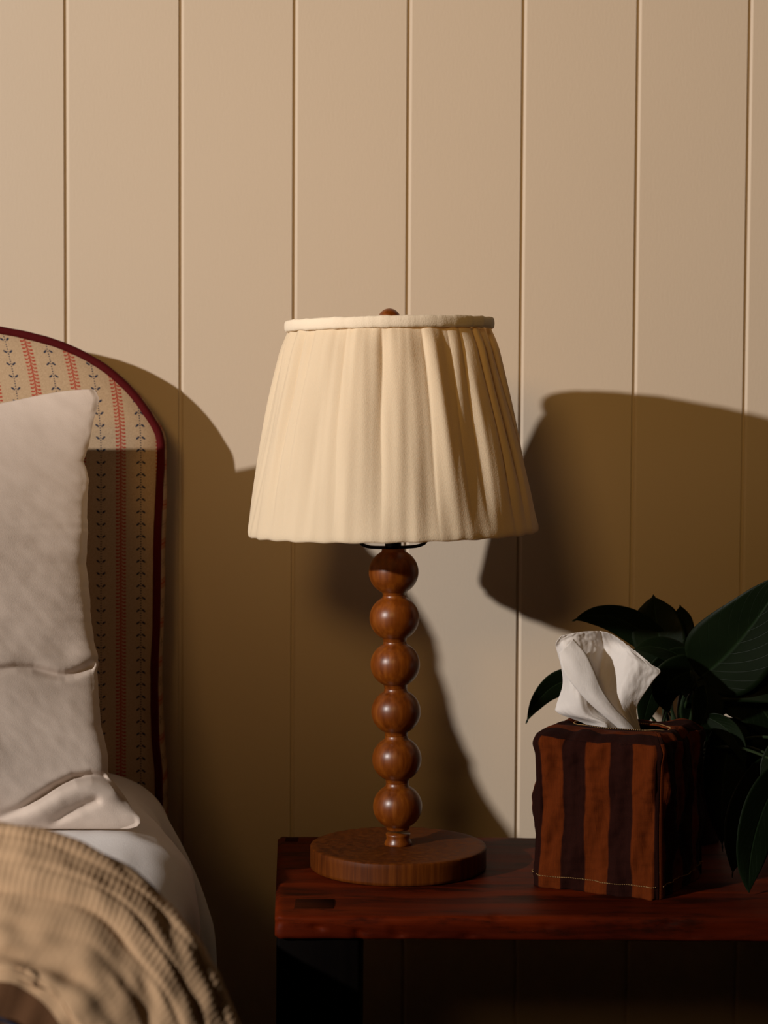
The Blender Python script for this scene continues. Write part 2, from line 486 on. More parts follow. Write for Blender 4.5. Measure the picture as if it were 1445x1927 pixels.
# ------------------------------------------------------------------ headboard
def build_headboard():
    G = .066
    pts = [(-1150, 1600), (-1150, 1200), (-1150, 850), (-1120, 780), (-1000, 700), (-860, 650), (-700, 618), (-500, 600), (-300, 596), (-120, 604),
           (0, 622), (60, 634), (120, 652), (175, 679), (215, 707), (253, 745), (280, 783), (299, 817), (303, 850), (301, 900), (298, 960), (296, 1030),
           (295, 1100), (294, 1180), (291, 1250), (291, 1330), (293, 1400), (298, 1450), (299, 1500), (299, 1600), (299, 1700)]
    out = resample([P(x, y, G) for x, y in pts], 420)
    root = empty('headboard', (out[210].x - .0, -.03, 0), 'upholstered headboard with arched corner, printed with blue and red stripes, red piping', 'headboard')
    # close at the bottom to the floor
    base = [Vector((out[-1].x, out[-1].y, z)) for z in (.35, .2, .05)]
    base2 = [Vector((out[0].x, out[0].y, z)) for z in (.05, .2, .35)]
    full = base2 + out + base
    def uvof(p):
        d = p - Vector((0, -DW, CAMZ)); dd = CR.transposed() @ d
        px = 722.5 + FPX * dd.x / -dd.z; py = 963.5 - FPX * dd.y / -dd.z
        return px, py
    S = (DW - G) / FPX
    cx = P(-420, 1150, G)
    n = len(full); V, UV = [], []
    rings = [0, .12, .25, .4, .55, .68, .78, .86, .92, .96, .985, 1.0]
    for k in rings:
        for p in full:
            q = cx.lerp(p, k)
            d = .030 * (1 - k ** 7) ** .8 if k < 1 else 0
            q = Vector((q.x, -G - d + .001, q.z))
            q.y += noise.noise(q * 9) * .0015 * (1 - k)
            px, py = uvof(q)
            sh = .0007 * max(0, 850 - py) ** 2 if py < 850 else 0
            u = (px + min(sh, 60) - 190.0) * S
            UV.append((u, py * S)); V.append(q)
    F = grid_faces(n, len(rings), False)
    F.append(tuple(k * n for k in range(len(rings))) + tuple(k * n + n - 1 for k in range(len(rings) - 1, 0, -1)))
    face = mesh_obj('front_panel', V, F, M_TICK, root, uvs=UV)
    # boxing strip running back towards the wall
    V, UV = [], []
    L = 0; prev = full[0]
    gs = [(G, 0.0), (G - .012, .003), (G - .030, .0045), (.012, .003), (.004, 0)]
    nv = len(gs)
    for i, p in enumerate(full):
        L += (p - prev).length; prev = p
        t = (full[min(n - 1, i + 1)] - full[max(0, i - 1)]).normalized()
        nrm = Vector((t.z, 0, -t.x)) * -1
        if (p - cx).dot(nrm) < 0: nrm = -nrm
        for g, o in gs:
            wv = noise.noise(Vector((L * 18, g * 40, 2))) * .0018
            q = p + nrm * ((o + wv) * smooth(.90, .84, p.z)); q.y = -g
            V.append(q); UV.append((L + .007, g))
    F = grid_faces(nv, n)
    mesh_obj('side_strip', V, F, M_TICK, root, uvs=UV)
    # back board
    V = [Vector((p.x, -.006, p.z)) for p in full]
    mesh_obj('back_board', V, [tuple(range(len(V)))], M_LINING, root)
    # piping
    pp = []
    for i, p in enumerate(full):
        q = p.copy(); q.y = -G - .0005; pp.append(q)
    V, F = tube(pp, .0044, 14)
    for i in range(len(V)):
        V[i] = V[i] + Vector((0, 0, 0)) + (V[i] - pp[i // 14]) * (.10 * noise.noise(V[i] * 60))
    o = mesh_obj('piping', V, F, M_PIPING, root); o['label'] = 'dark red piped edge'
build_headboard()

# ------------------------------------------------------------------ bed sheet
ZM = .562
def build_sheet():
    # cross-section: bed top running right, rounding over the side and hanging down
    prof = [(-1.05, .0), (-.8, .0), (-.6, .0), (-.45, .001), (-.36, .002), (-.30, .001), (-.275, -.004), (-.252, -.014), (-.232, -.034),
            (-.218, -.062), (-.205, -.10), (-.193, -.135), (-.185, -.165), (-.182, -.22), (-.185, -.32), (-.19, -.44), (-.19, -.52)]
    base = resample([Vector((x, 0, z)) for x, z in prof], 230)
    NY = 260; V = []
    y0, y1 = -.088, -1.60
    for j in range(NY + 1):
        f = j / NY; f = f ** 1.35
        y = y0 + (y1 - y0) * f
        back = max(0, 1 - (y0 - y) / .05)
        for i, b in enumerate(base):
            side = smooth(-.012, -.12, b.z)
            t = 1 - i / 230
            fold = sin(y * 95 + 2.5 * noise.noise(Vector((y * 6, b.z * 3, 1)))) * .006 + sin(y * 41 + 1) * .006 + noise.noise(Vector((y * 25, b.z * 4, 7))) * .006
            fw = smooth(.06, .34, y0 - y)
            x = b.x + fold * side + fw * smooth(-.50, -.32, b.x) * (.022 + .040 * (1 - smooth(-.02, -.15, b.z)))
            z = ZM + b.z
            # soft sag to the back, small wrinkles on top
            top = 1 - side
            z += top * (noise.noise(Vector((b.x * 14, y * 14, 0))) * .004 + noise.noise(Vector((b.x * 50, y * 30, 5))) * .0012)
            z -= .004 * back ** 2 * top
            z -= .055 * smooth(-.40, -.66, y) * smooth(-.15, -.40, b.x + 0) if False else .058 * (1 - exp(-max(0, -y - .415) / .16))
            wr = noise.noise(Vector((b.x * 30 + y * 30, b.z * 12, y * 70))) * .002 * side
            V.append((x + wr, y, z))
    F = grid_faces(230, NY + 1)
    o = len(V)
    # closing faces so the bedding is a solid mass
    n = 230
    F.append(tuple(range(n)))
    F.append(tuple(NY * n + k for k in range(n))[::-1])
    ob = fix_normals(mesh_obj('bed_sheet', V, F, M_SHEET, None, origin=(-.6, -.6, .02)))
    tag(ob, 'smooth white cotton sheet drawn over the mattress, hanging over its side by the wall', 'bed sheet')
build_sheet()

# ------------------------------------------------------------------ pillow
def build_pillow():
    # rows: py, right edge px, distance from wall of the seam plane, half thickness
    rows = [(733, 178, .172, .001), (738, 181, .172, .004), (748, 186, .173, .009), (765, 184, .176, .015), (800, 174, .192, .024), (835, 168, .210, .031),
            (868, 157, .231, .037), (880, 162, .237, .038), (900, 167, .248, .040), (960, 164, .268, .047), (1000, 166, .276, .051), (1060, 162, .283, .055), (1085, 165, .285, .056),
            (1120, 169, .288, .058), (1180, 173, .294, .061), (1210, 178, .298, .060), (1235, 185, .302, .056), (1255, 184, .305, .054), (1270, 183, .308, .057),
            (1320, 187, .318, .061), (1365, 190, .330, .062), (1390, 197, .338, .062), (1425, 203, .349, .060), (1448, 204, .356, .056),
            (1462, 206, .360, .052), (1478, 219, .362, .049), (1500, 236, .366, .040), (1520, 248, .370, .029), (1538, 262, .374, .018), (1548, 264, .376, .011), (1556, 258, .376, .006), (1560, 240, .376, .003)]
    A = [Vector((r[1], r[2] * 1000, r[3] * 1000)) for r in rows]
    ys = [r[0] for r in rows]
    NR, NSG = 330, 300
    V = []
    XL = -1020.0
    for j in range(NR + 1):
        py = 733 + (1560 - 733) * (j / NR)
        px_r = interp([(r[0], r[1]) for r in rows], py)
        px_r += 1.2 * noise.noise(Vector((py * .09, 0, 0))) + 1.5 * noise.noise(Vector((py * .03, 4, 0)))
        bw = min(26.0, max(1.0, (1560 - py) * .7), max(1.0, (py - 733) * .7))
        gt = [(r[0], r[2]) for r in rows]; tt_ = [(r[0], r[3]) for r in rows]
        g = sum(interp(gt, py + bw * k / 6) for k in range(-6, 7)) / 13
        th = sum(interp(tt_, py + bw * k / 6) for k in range(-6, 7)) / 13
        for i in range(2 * NSG):
            front = i < NSG
            s = i / (NSG - 1) if front else 1 - (i - NSG) / (NSG - 1)
            # dense sampling near the right edge
            ss = 1 - (1 - s) ** 2.2
            px = XL + (px_r - XL) * ss
            ed = (px_r - px)                        # pixels from the right seam
            edl = (px - XL)
            # top edge slopes down to the left of the corner
            drop = smooth(20, 260, 185 - px) * 34 * (1 - smooth(733, 1100, py)) if px < 165 else 0
            em = max(0, ed) * .00053
            prof = smooth(0, 160, edl)
            t = (.007 * (1 - exp(-em / .005)) + (.235 - .075 * smooth(850, 1150, py)) * (1 - exp(-em / .36))) * prof * min(1.15, th / .055)
            h = 0.0
            if front:
                w = smooth(0, 12, ed)
                # crease across the middle, with cloth billowing over it
                d, tt = polyd(px, py, MIDC)
                a_ = .0060 * (.55 + .45 * smooth(0, .6, tt)) * smooth(1.0, .93, tt)
                h -= a_ * exp(-(d / 8.0) ** 2)
                h += .0016 * exp(-((d + 26) / 20) ** 2)
                # crease over the bottom flap
                d, tt = polyd(px, py, FLAPC)
                a_ = .0085 * smooth(0, .5, tt)
                h -= a_ * exp(-(d / 8.0) ** 2)
                h += .0050 * exp(-((d - 24) / 18) ** 2) * smooth(0, .4, tt)
                d, tt = polyd(px, py, TUCK); h -= .0045 * exp(-(d / 9.0) ** 2) * smooth(0, .3, tt)
                # soft drapery
                q = Vector((px * .006 + py * .004, py * .010 - px * .004, 3))
                h += .0060 * noise.noise(q * .8)
                q = Vector((px * .010 + py * .012, py * .024 - px * .015, 9))
                h += .0009 * noise.noise(q)
                q = Vector((px * .03 + py * .02, py * .05 - px * .04, 1))
                h += .0003 * noise.noise(q)
                # radiating puckers by the seam
                h += .0018 * noise.noise(Vector((px * .01, py * .045, 5))) * exp(-ed / 45)
                h *= w
            y = g + (t + h if front else -t * .55)
            V.append(Q(px, py + drop, max(y, .058)))
    n = 2 * NSG
    F = grid_faces(n, NR + 1, True)
    for r0 in (0, NR * n):
        F += [(r0 + i, r0 + i + 1, r0 + n - 2 - i, r0 + n - 1 - i) for i in range(NSG - 1)]
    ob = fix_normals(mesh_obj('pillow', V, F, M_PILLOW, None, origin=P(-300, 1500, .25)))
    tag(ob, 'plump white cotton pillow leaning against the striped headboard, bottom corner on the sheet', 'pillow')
build_pillow()

# ------------------------------------------------------------------ blanket
def build_blanket():
    curves = [
        [(-420, 1640, .52), (-150, 1650, .52), (0, 1650, .52), (120, 1690, .52), (210, 1750, .53), (290, 1840, .55), (350, 1950, .57), (390, 2100, .6)],
        [(-420, 1560, .57), (-150, 1566, .57), (0, 1572, .57), (118, 1597, .57), (240, 1662, .58), (318, 1742, .60), (385, 1842, .62), (440, 2000, .65)],
        [(-420, 1535, .62), (-150, 1540, .62), (0, 1551, .62), (124, 1576, .62), (252, 1640, .63), (332, 1719, .65), (402, 1820, .67), (462, 1950, .70)],
        [(-420, 1560, .68), (-150, 1568, .68), (0, 1590, .68), (118, 1618, .68), (225, 1672, .69), (305, 1752, .71), (372, 1850, .73), (430, 1990, .76)],
        [(-420, 1620, .72), (-150, 1630, .72), (0, 1660, .73), (105, 1680, .73), (195, 1712, .735), (270, 1790, .75), (335, 1890, .77), (390, 2040, .80)],
        [(-420, 1690, .77), (-150, 1700, .77), (0, 1722, .775), (95, 1742, .775), (175, 1765, .77), (240, 1830, .78), (295, 1930, .80), (340, 2090, .83)],
        [(-420, 1760, .81), (-150, 1765, .81), (0, 1778, .815), (80, 1800, .815), (150, 1830, .815), (205, 1885, .82), (250, 1980, .84), (290, 2130, .87)],
        [(-420, 1810, .85), (-150, 1815, .85), (0, 1826, .85), (60, 1846, .85), (118, 1880, .85), (165, 1935, .855), (205, 2030, .87), (235, 2160, .90)],
        [(-420, 1850, .85), (-150, 1850, .85), (0, 1850, .85), (45, 1866, .85), (90, 1900, .845), (130, 1965, .845), (160, 2060, .86), (190, 2190, .89)],
        [(-420, 2250, .90), (-150, 2250, .90), (0, 2250, .90), (30, 2250, .90), (60, 2260, .89), (90, 2260, .88), (110, 2270, .88), (140, 2300, .9)],
    ]
    NU, NV = 760, 300
    cs = [resample([Q(p[0], p[1], (.87 + (p[2] - .52) * .5) if p[2] < .6 else (.90 + (p[2] - .60) * .27)) for p in c], NU) for c in curves]
    V = []
    pos = [[catmull([c[i] for c in cs], j / NV) for i in range(NU)] for j in range(NV + 1)]
    nc = len(curves) - 1
    for j in range(NV + 1):
        t = j / NV * nc
        for i in range(NU):
            p = pos[j][i]
            du = pos[j][min(NU - 1, i + 1)] - pos[j][max(0, i - 1)]
            dv = pos[min(NV, j + 1)][i] - pos[max(0, j - 1)][i]
            nrm = dv.cross(du)
            if nrm.length < 1e-12: nrm = Vector((0, -1, 0))
            nrm.normalize()
            if nrm.dot(Vector((0.1, -1, .6))) < 0: nrm = -nrm
            s = i / NU * 1.05                                      # metres-ish along
            wob = noise.noise(Vector((s * 9, t * 1.3, 0))) * 1.3 + noise.noise(Vector((s * 28, t * 2.2, 4))) * .5
            ribs = sin(i * 2 * pi / 9.3 + t * 1.1 + wob * 1.6)
            amt = .55 + .9 * max(0, noise.noise(Vector((s * 7 + t * .6, t * 1.4, 9))) + .25)
            band = 1 - smooth(3.6, 5.4, t) * .7
            h = .00020 * ribs * amt * band
            # quilting channels running along the edge
            for c0, w, a in ((2.55, .12, .0022), (3.35, .12, .0026), (4.25, .14, .003), (5.2, .2, .003), (6.25, .25, .004)):
                cc = c0 + .16 * noise.noise(Vector((s * 6, c0, 2)))
                h -= .45 * a * exp(-((t - cc) / w) ** 2)
            h += noise.noise(Vector((s * 5, t * .9, 6))) * .004 + noise.noise(Vector((s * 16, t * 1.6, 8))) * .0022
            V.append(p + nrm * h)
    F = grid_faces(NU, NV + 1)
    mats_split = int(NV * 8.0 / nc)
    root = empty('blanket', Q(60, 1900, .7), 'crinkled cream gauze blanket bunched up in the blurred foreground on the bed', 'blanket')
    fo = [f for k, f in enumerate(F) if k // (NU - 1) < mats_split]
    fl = [f for k, f in enumerate(F) if k // (NU - 1) >= mats_split]
    o = mesh_obj('outer_layer', V, fo, M_BLANKET, root)
    Vl = [Vector(v) + Vector((0, 0.0, 0)) for v in V[mats_split * NU:]]
    fl = [tuple(a - mats_split * NU for a in f) for f in fl]
    o2 = mesh_obj('lining', Vl, fl, M_LINING, root); o2['label'] = 'brown lining under the folded edge'
    e = [V[(mats_split + 8) * NU + i] + Vector((0, -.004, .001)) for i in range(0, NU, 4)]
    tv, tf = tube(e, .0012, 6)
    o3 = mesh_obj('edge_trim', tv, tf, M_BLUE, root); o3['label'] = 'thin bluish edging'
    # remove stray vertices
    for ob in (o, o2):
        bm = bmesh.new(); bm.from_mesh(ob.data)
        bmesh.ops.delete(bm, geom=[v for v in bm.verts if not v.link_faces], context='VERTS')
        bm.to_mesh(ob.data); bm.free()
build_blanket()

# ------------------------------------------------------------------ lamp
GL = .277
def build_lamp():
    b0 = T(749, 1631, ZT)
    bx, by = b0.x, b0.y
    gl = -by
    root = empty('table_lamp', (bx, by, ZT), 'table lamp with a turned brown wood bead column and gathered cream fabric shade', 'lamp')
    R = .0852; H = .0218
    flat = lambda v: Vector((bx, by, ZT)) + v
    pr = [(.0, .0), (R - .002, .0), (R, .0015)] + [(R, .004 + k * .003) for k in range(5)] + [(R, H - .0016), (R - .0004, H - .0006), (R - .0016, H)]
    pr += [(R * k / 12, H) for k in range(11, 0, -1)]
    def fb(v):
        a = math.atan2(v.y, v.x); r = sqrt(v.x ** 2 + v.y ** 2)
        k = 1 + .0018 * noise.noise(Vector((cos(a) * 3, sin(a) * 3, 1)))
        chip = .0012 * max(0, noise.noise(Vector((a * 14, v.z * 60, 0))) - .2) if r > R * .97 and v.z > H * .8 else 0
        return flat(Vector((v.x * k * (1 - chip * 8), v.y * k * (1 - chip * 8), v.z - chip)))
    V, F = lathe(pr[1:], 160, fb)
    o = fix_normals(mesh_obj('base', V, F, M_BASEWOOD, root))
    # axis tilted slightly to the left
    top0 = Vector((bx, by, ZT + H))
    TILT = Matrix.Rotation(-radians(1.30), 3, 'Y')
    ax = lambda v: top0 + TILT @ Vector((v.x, v.y - v.z * .038, v.z))
    def zz(py):                       # local height along the axis for a photo row
        return P(742, py, gl).z - top0.z
    # collar
    V, F = lathe([(.0125, -.001), (.0135, .001), (.0128, .003), (.0112, .006), (.0115, .009), (.012, .011)], 64, ax)
    mesh_obj('collar', V, F, M_LAMPWOOD, root)
    cy = [1074.5, 1161, 1248.5, 1337.5, 1427, 1516.5]
    rr = .0238
    for k, c in enumerate(cy):
        zc = zz(c)
        zt = (zz(cy[k - 1]) + zc) / 2 if k else zz(1031)
        zb = (zz(cy[k + 1]) + zc) / 2 if k < 5 else zz(1560)
        hz = .0222
        pr = [(.0108, zb - .0002), (.0110, zb + .0008)]
        a0 = math.asin(.0112 / rr)
        for i in range(33):
            a = a0 + (pi - 2 * a0) * i / 32
            pr.append((rr * sin(a) ** .97, zc - hz * cos(a) * 1.0))
        pr += [(.0110, zt - .0008), (.0108, zt + .0002)]
        # keep the profile increasing in height
        pr = [pr[0], pr[1]] + [(r, min(max(z, zb + .0009), zt - .0009)) for r, z in pr[2:-2]] + pr[-2:]
        V, F = lathe(pr, 72, ax)
        mesh_obj('bead', V, F, M_LAMPWOOD, root)
    # socket, harp, finial
    zs = zz(1031)
    V, F = lathe([(.0075, zs - .001), (.0078, zs + .004), (.0078, zs + .012), (.0115, zs + .014), (.0125, zs + .04), (.0135, zs + .065), (.012, zs + .068)], 40, ax)
    o = mesh_obj('socket', V, F, M_BLACK, root); o['label'] = 'black metal socket'
    ztop = zz(604)
    zsh = zz(1031) + .0012
    hp = [Vector((-.0, 0, zsh)), Vector((-.018, 0, zsh + .0005)), Vector((-.026, 0, zsh + .0018)), Vector((-.032, 0, zsh + .006)), Vector((-.037, 0, zsh + .02)), Vector((-.045, 0, zsh + .07)), Vector((-.043, 0, zsh + .13)),
          Vector((-.025, 0, zsh + .185)), Vector((0, 0, ztop - .006))]
    V, F = [], []
    for sx in (1, -1):
        pts = [ax(Vector((p.x * sx, p.y, p.z))) for p in resample(hp, 60)]
        v, f = tube(pts, .0016, 10, len(V)); V += v; F += f
    o = mesh_obj('harp', V, F, M_BLACK, root); o['label'] = 'black wire harp'
    V, F = [], []
    for k in range(3):
        a = 2 * pi * k / 3 + .5
        pts = [ax(Vector((cos(a) * r, sin(a) * r, z))) for r, z in ((.0, ztop - .006), (.03, ztop - .008), (.094, ztop - .006))]
        v, f = tube(pts, .0013, 8, len(V)); V += v; F += f
    o = mesh_obj('spider', V, F, M_BLACK, root); o['label'] = 'black wire spider under the shade top'
    zf = zz(603)
    V, F = lathe([(.003, zf - .014), (.004, zf - .009)] + [(.0108 * sin(a), zf - .0108 * cos(a)) for a in [radians(d) for d in range(25, 180, 10)]] + [(.0005, zf + .0108)], 40, ax)
    mesh_obj('finial', V, F, M_LAMPWOOD, root)
    # shade
    rt, rb = .0958, .1420
    zt, zb = zz(620), zz(1001)
    # fold valleys as angles: 0 faces the camera, positive to the right
    rnd = random.Random(5)
    val = [-84, -66, -54, -47, -24, -4.5, 17.5, 33, 41, 54, 63, 75, 90]
    a = 103
    while a < 268: val.append(a); a += rnd.uniform(9, 20)
    depth = {-66: .5, -54: .9, -47: .7, -24: 1.1, -4.5: 1.2, 17.5: 1.2, 33: .35, 41: .55, 54: 1.5, 63: .8}
    def fold(th, v):
        # v: 0 top .. 1 bottom
        d = math.degrees(th)
        while d < -84: d += 360
        while d >= 276: d -= 360
        d += 2.2 * noise.noise(Vector((v * 2.1, d * .04, 1))) + 1.5 * v * noise.noise(Vector((v * 1.2, d * .07, 6)))
        vv = val + [276]
        for k in range(len(vv) - 1):
            if d <= vv[k + 1]: break
        lo, hi = vv[k], vv[k + 1]
        f = max(0, min(1, (d - lo) / (hi - lo)))
        # soft asymmetric bulge between two valleys
        bulge = sin(pi * f ** .8) ** .9 if 0 < f < 1 else 0
        dl, dh = depth.get(lo, .8), depth.get(hi, .8)
        dep = dl + (dh - dl) * f
        wid = min(1.0, (hi - lo) / 13.0)
        amp = .0008 + .0056 * (1 - v) ** 1.1 * smooth(-.05, .12, v) + .0012 * sin(pi * v)
        amp *= 1 - .65 * smooth(.8, 1, v)
        r = amp * bulge * dep * (.5 + .5 * wid)
        # broad secondary drapery
        r += .0078 * noise.noise(Vector((cos(th) * 4.2, sin(th) * 4.2, v * .9))) * sin(pi * min(1, v * .85 + .12))
        r += .0016 * noise.noise(Vector((cos(th) * 13, sin(th) * 13, v * 1.6 + 3)))
        return r
    NT, NVv = 900, 90
    V = []
    def ring(j, inner):
        v = j / NVv
        out = []
        for i in range(NT):
            th = 2 * pi * i / NT - pi
            r = rt + (rb - rt) * v + .0008 * sin(pi * v)
            fr = fold(th, v)
            r += fr - .0025
            z = zt + (zb - zt) * v
            # bottom hem rolls under a wire
            if v > .965:
                k = (v - .965) / .035
                r -= .0018 * k * k
                z += .0004 * sin(th * 30)
            if inner: r -= .0012
            out.append(ax(Vector((r * sin(th), -r * cos(th), z))))
        return out
    rows = [ring(j, False) for j in range(NVv + 1)] + [ring(j, True) for j in range(NVv, -1, -3)]
    for r_ in rows: V += r_
    F = grid_faces(NT, len(rows), True)
    nl = len(rows) - 1
    F += [(nl * NT + i, nl * NT + (i + 1) % NT, (i + 1) % NT, i) for i in range(NT)]
    shade = fix_normals(mesh_obj('lamp_shade', V, F, M_SHADE, root)); shade['label'] = 'gathered cream fabric shade'
    # top band: a padded rolled strip
    V = []
    NB = 420; K = 16
    hb = .0054
    zc = zt + .0036
    for i in range(NB):
        th = 2 * pi * i / NB
        lump = 1 + .10 * noise.noise(Vector((cos(th) * 9, sin(th) * 9, 0))) + .05 * noise.noise(Vector((cos(th) * 30, sin(th) * 30, 3)))
        dz = .0006 * noise.noise(Vector((cos(th) * 4, sin(th) * 4, 9)))
        for k in range(K):
            a = 2 * pi * k / K
            r = rt + .0005 + 0.0030 * lump * (abs(cos(a)) ** .7) * (1 if cos(a) > 0 else -1)
            z = zc + dz + hb * lump * (abs(sin(a)) ** .8) * (1 if sin(a) > 0 else -1)
            V.append(ax(Vector((r * sin(th), -r * cos(th), z))))
    F = [(i * K + k, i * K + (k + 1) % K, ((i + 1) % NB) * K + (k + 1) % K, ((i + 1) % NB) * K + k) for i in range(NB) for k in range(K)]
    band = fix_normals(mesh_obj('rim_band', V, F, M_BAND, root))
    band.parent = shade; band['label'] = 'padded cream band round the top'
    return root
build_lamp()

# ------------------------------------------------------------------ tissue box cover
def build_cover():
    near = T(1246, 1696, ZT); left = T(999, 1667, ZT)
    e1 = (left - near); e1.z = 0; W = L = e1.length + .002
    e1.normalize()                                   # along the front face, to the left
    e2 = Vector((-e1.y, e1.x, 0))
    if e2.y < 0: e2 = -e2                            # back along the side face
    HH = P(1240, 1402, -near.y).z - ZT
    cen = near + e1 * W / 2 + e2 * L / 2
    root = empty('tissue_box_cover', (cen.x, cen.y, ZT), 'soft fabric tissue box cover with rust and dark brown stripes, right end of bench', 'tissue box cover')
    # perimeter: front (near -> left), left side, back, right side, rounded corners
    def peri(t):
        """t in 0..4; returns offset from centre in (a along -e1.., b) and outward"""
        k = int(t) % 4; f = t - int(t)
        c = [(-1, -1), (1, -1), (1, 1), (-1, 1)]     # in (e1, e2)
        p, q = c[k], c[(k + 1) % 4]
        return p[0] + (q[0] - p[0]) * f, p[1] + (q[1] - p[1]) * f
    NPm, NZ = 320, 110
    V, UV = [], []
    def rnd(a, b, e=7.0):
        m = (abs(a) ** e + abs(b) ** e) ** (1 / e)
        return a / m, b / m
    for j in range(NZ + 1):
        h = j / NZ
        for i in range(NPm + 1):
            t = 4 * i / NPm
            a, b = peri(t % 4); a, b = rnd(a, b, 9)
            # slightly waisted with puffed top corner
            s = 1 + .012 * cos(h * 2 * pi) + .022 * smooth(.85, 1.0, h) - .05 * max(0, (h - .93) / .07) ** 2
            corner = min(1, abs(a)) * min(1, abs(b))
            z = HH * h
            q = Vector((a * W / 2 * s, b * L / 2 * s, z))
            ear = max(0, corner - .80) / .20 * exp(-((h - .93) / .05) ** 2)
            q.x += a * .006 * ear; q.y += b * .004 * ear
            wr = .0055 * noise.noise(Vector((a * 2.3, b * 2.3, h * 3.5))) + .0034 * noise.noise(Vector((a * 6, b * 6, h * 5 + 4))) + .0012 * noise.noise(Vector((a * 10, b * 10, h * 22))) + .0030 * noise.noise(Vector((a * 5 + h * 3, b * 5, h * 1.2 + 7)))
            # diagonal pull lines on the front
            nrm = Vector((a if abs(a) > .97 else 0, b if abs(b) > .97 else 0, 0))
            if nrm.length: nrm.normalize()
            q += nrm * wr
            ztop = -.004 * (1 - corner) * smooth(.7, 1, h) + .0025 * noise.noise(Vector((a * 3, b * 3, 2))) * smooth(.5, 1, h)
            zbot = (1 - smooth(0, .08, h)) * .0012 * max(0, noise.noise(Vector((a * 3, b * 3, 8))))
            wpt = cen + e1 * q.x + e2 * q.y; wpt.z = ZT + q.z + ztop + zbot
            V.append(wpt)
            UV.append((t / 4 * 4 * W + .0045, z))
    F = grid_faces(NPm + 1, NZ + 1)
    # top panel with an oval opening
    off = len(V)
    NRr = 26
    edge = V[NZ * (NPm + 1):(NZ + 1) * (NPm + 1)]
    cz = ZT + HH
    for j in range(NRr + 1):
        f = j / NRr
        for i in range(NPm + 1):
            t = 4 * i / NPm
            a, b = peri(t % 4)
            ang = math.atan2(b, a)
            oa, ob = .046 * cos(ang), .019 * sin(ang)
            inner = cen + e1 * oa + e2 * (ob + .004); inner.z = cz + .0035 + .0015 * noise.noise(Vector((cos(ang) * 2, sin(ang) * 2, 1)))
            e = edge[i]
            p = e.lerp(inner, f)
            p.z += .0055 * sin(pi * min(1, f * 1.1)) * (.6 + .8 * noise.noise(Vector((p.x * 40, p.y * 40, 0)))) + .0015 * (f < .5) * sin(pi * f * 2)
            V.append(p)
            lb = (p - cen).dot(e2)
            UV.append((lb + .0130, 0))
    F += grid_faces(NPm + 1, NRr + 1, off=off)
    body = mesh_obj('fabric_body', V, F, M_COVER, root, uvs=UV)
    bm = bmesh.new(); bm.from_mesh(body.data)
    bmesh.ops.recalc_face_normals(bm, faces=bm.faces); bm.to_mesh(body.data); bm.free()
    so = body.modifiers.new('thickness', 'SOLIDIFY'); so.thickness = .0012; so.offset = -1
    # stitched hem line, small dashes
    Vs, Fs = [], []
    rowj = int(NZ * .085)
    def dash(p, q, nrm):
        v, f = tube([p + nrm * .0006, (p + q) / 2 + nrm * .0009, q + nrm * .0006], .00038, 6, len(Vs)); Vs.extend(v); Fs.extend(f)
    for side in (0, 1, 3):
        n0 = side * 80
        for i in range(n0 + 3, n0 + 77):
            p = V[rowj * (NPm + 1) + i]; q = V[rowj * (NPm + 1) + i + 1]
            nn = Vector((p.x - cen.x, p.y - cen.y, 0)).normalized()
            dash(p.lerp(q, .15), p.lerp(q, .72), nn)
    o = mesh_obj('hem_stitching', Vs, Fs, M_THREAD, root); o['label'] = 'pale dotted hem stitching'
    Vs, Fs = [], []
    rj = NRr - 2
    for i in range(0, NPm, 2):
        p = V[off + rj * (NPm + 1) + i]; q = V[off + rj * (NPm + 1) + i + 1]
        dash(p, p.lerp(q, .95), Vector((0, 0, .6)))
    o = mesh_obj('opening_stitching', Vs, Fs, M_THREAD, root); o['label'] = 'pale dotted stitching round the opening'
    return cen, HH
CEN, HH = build_cover()

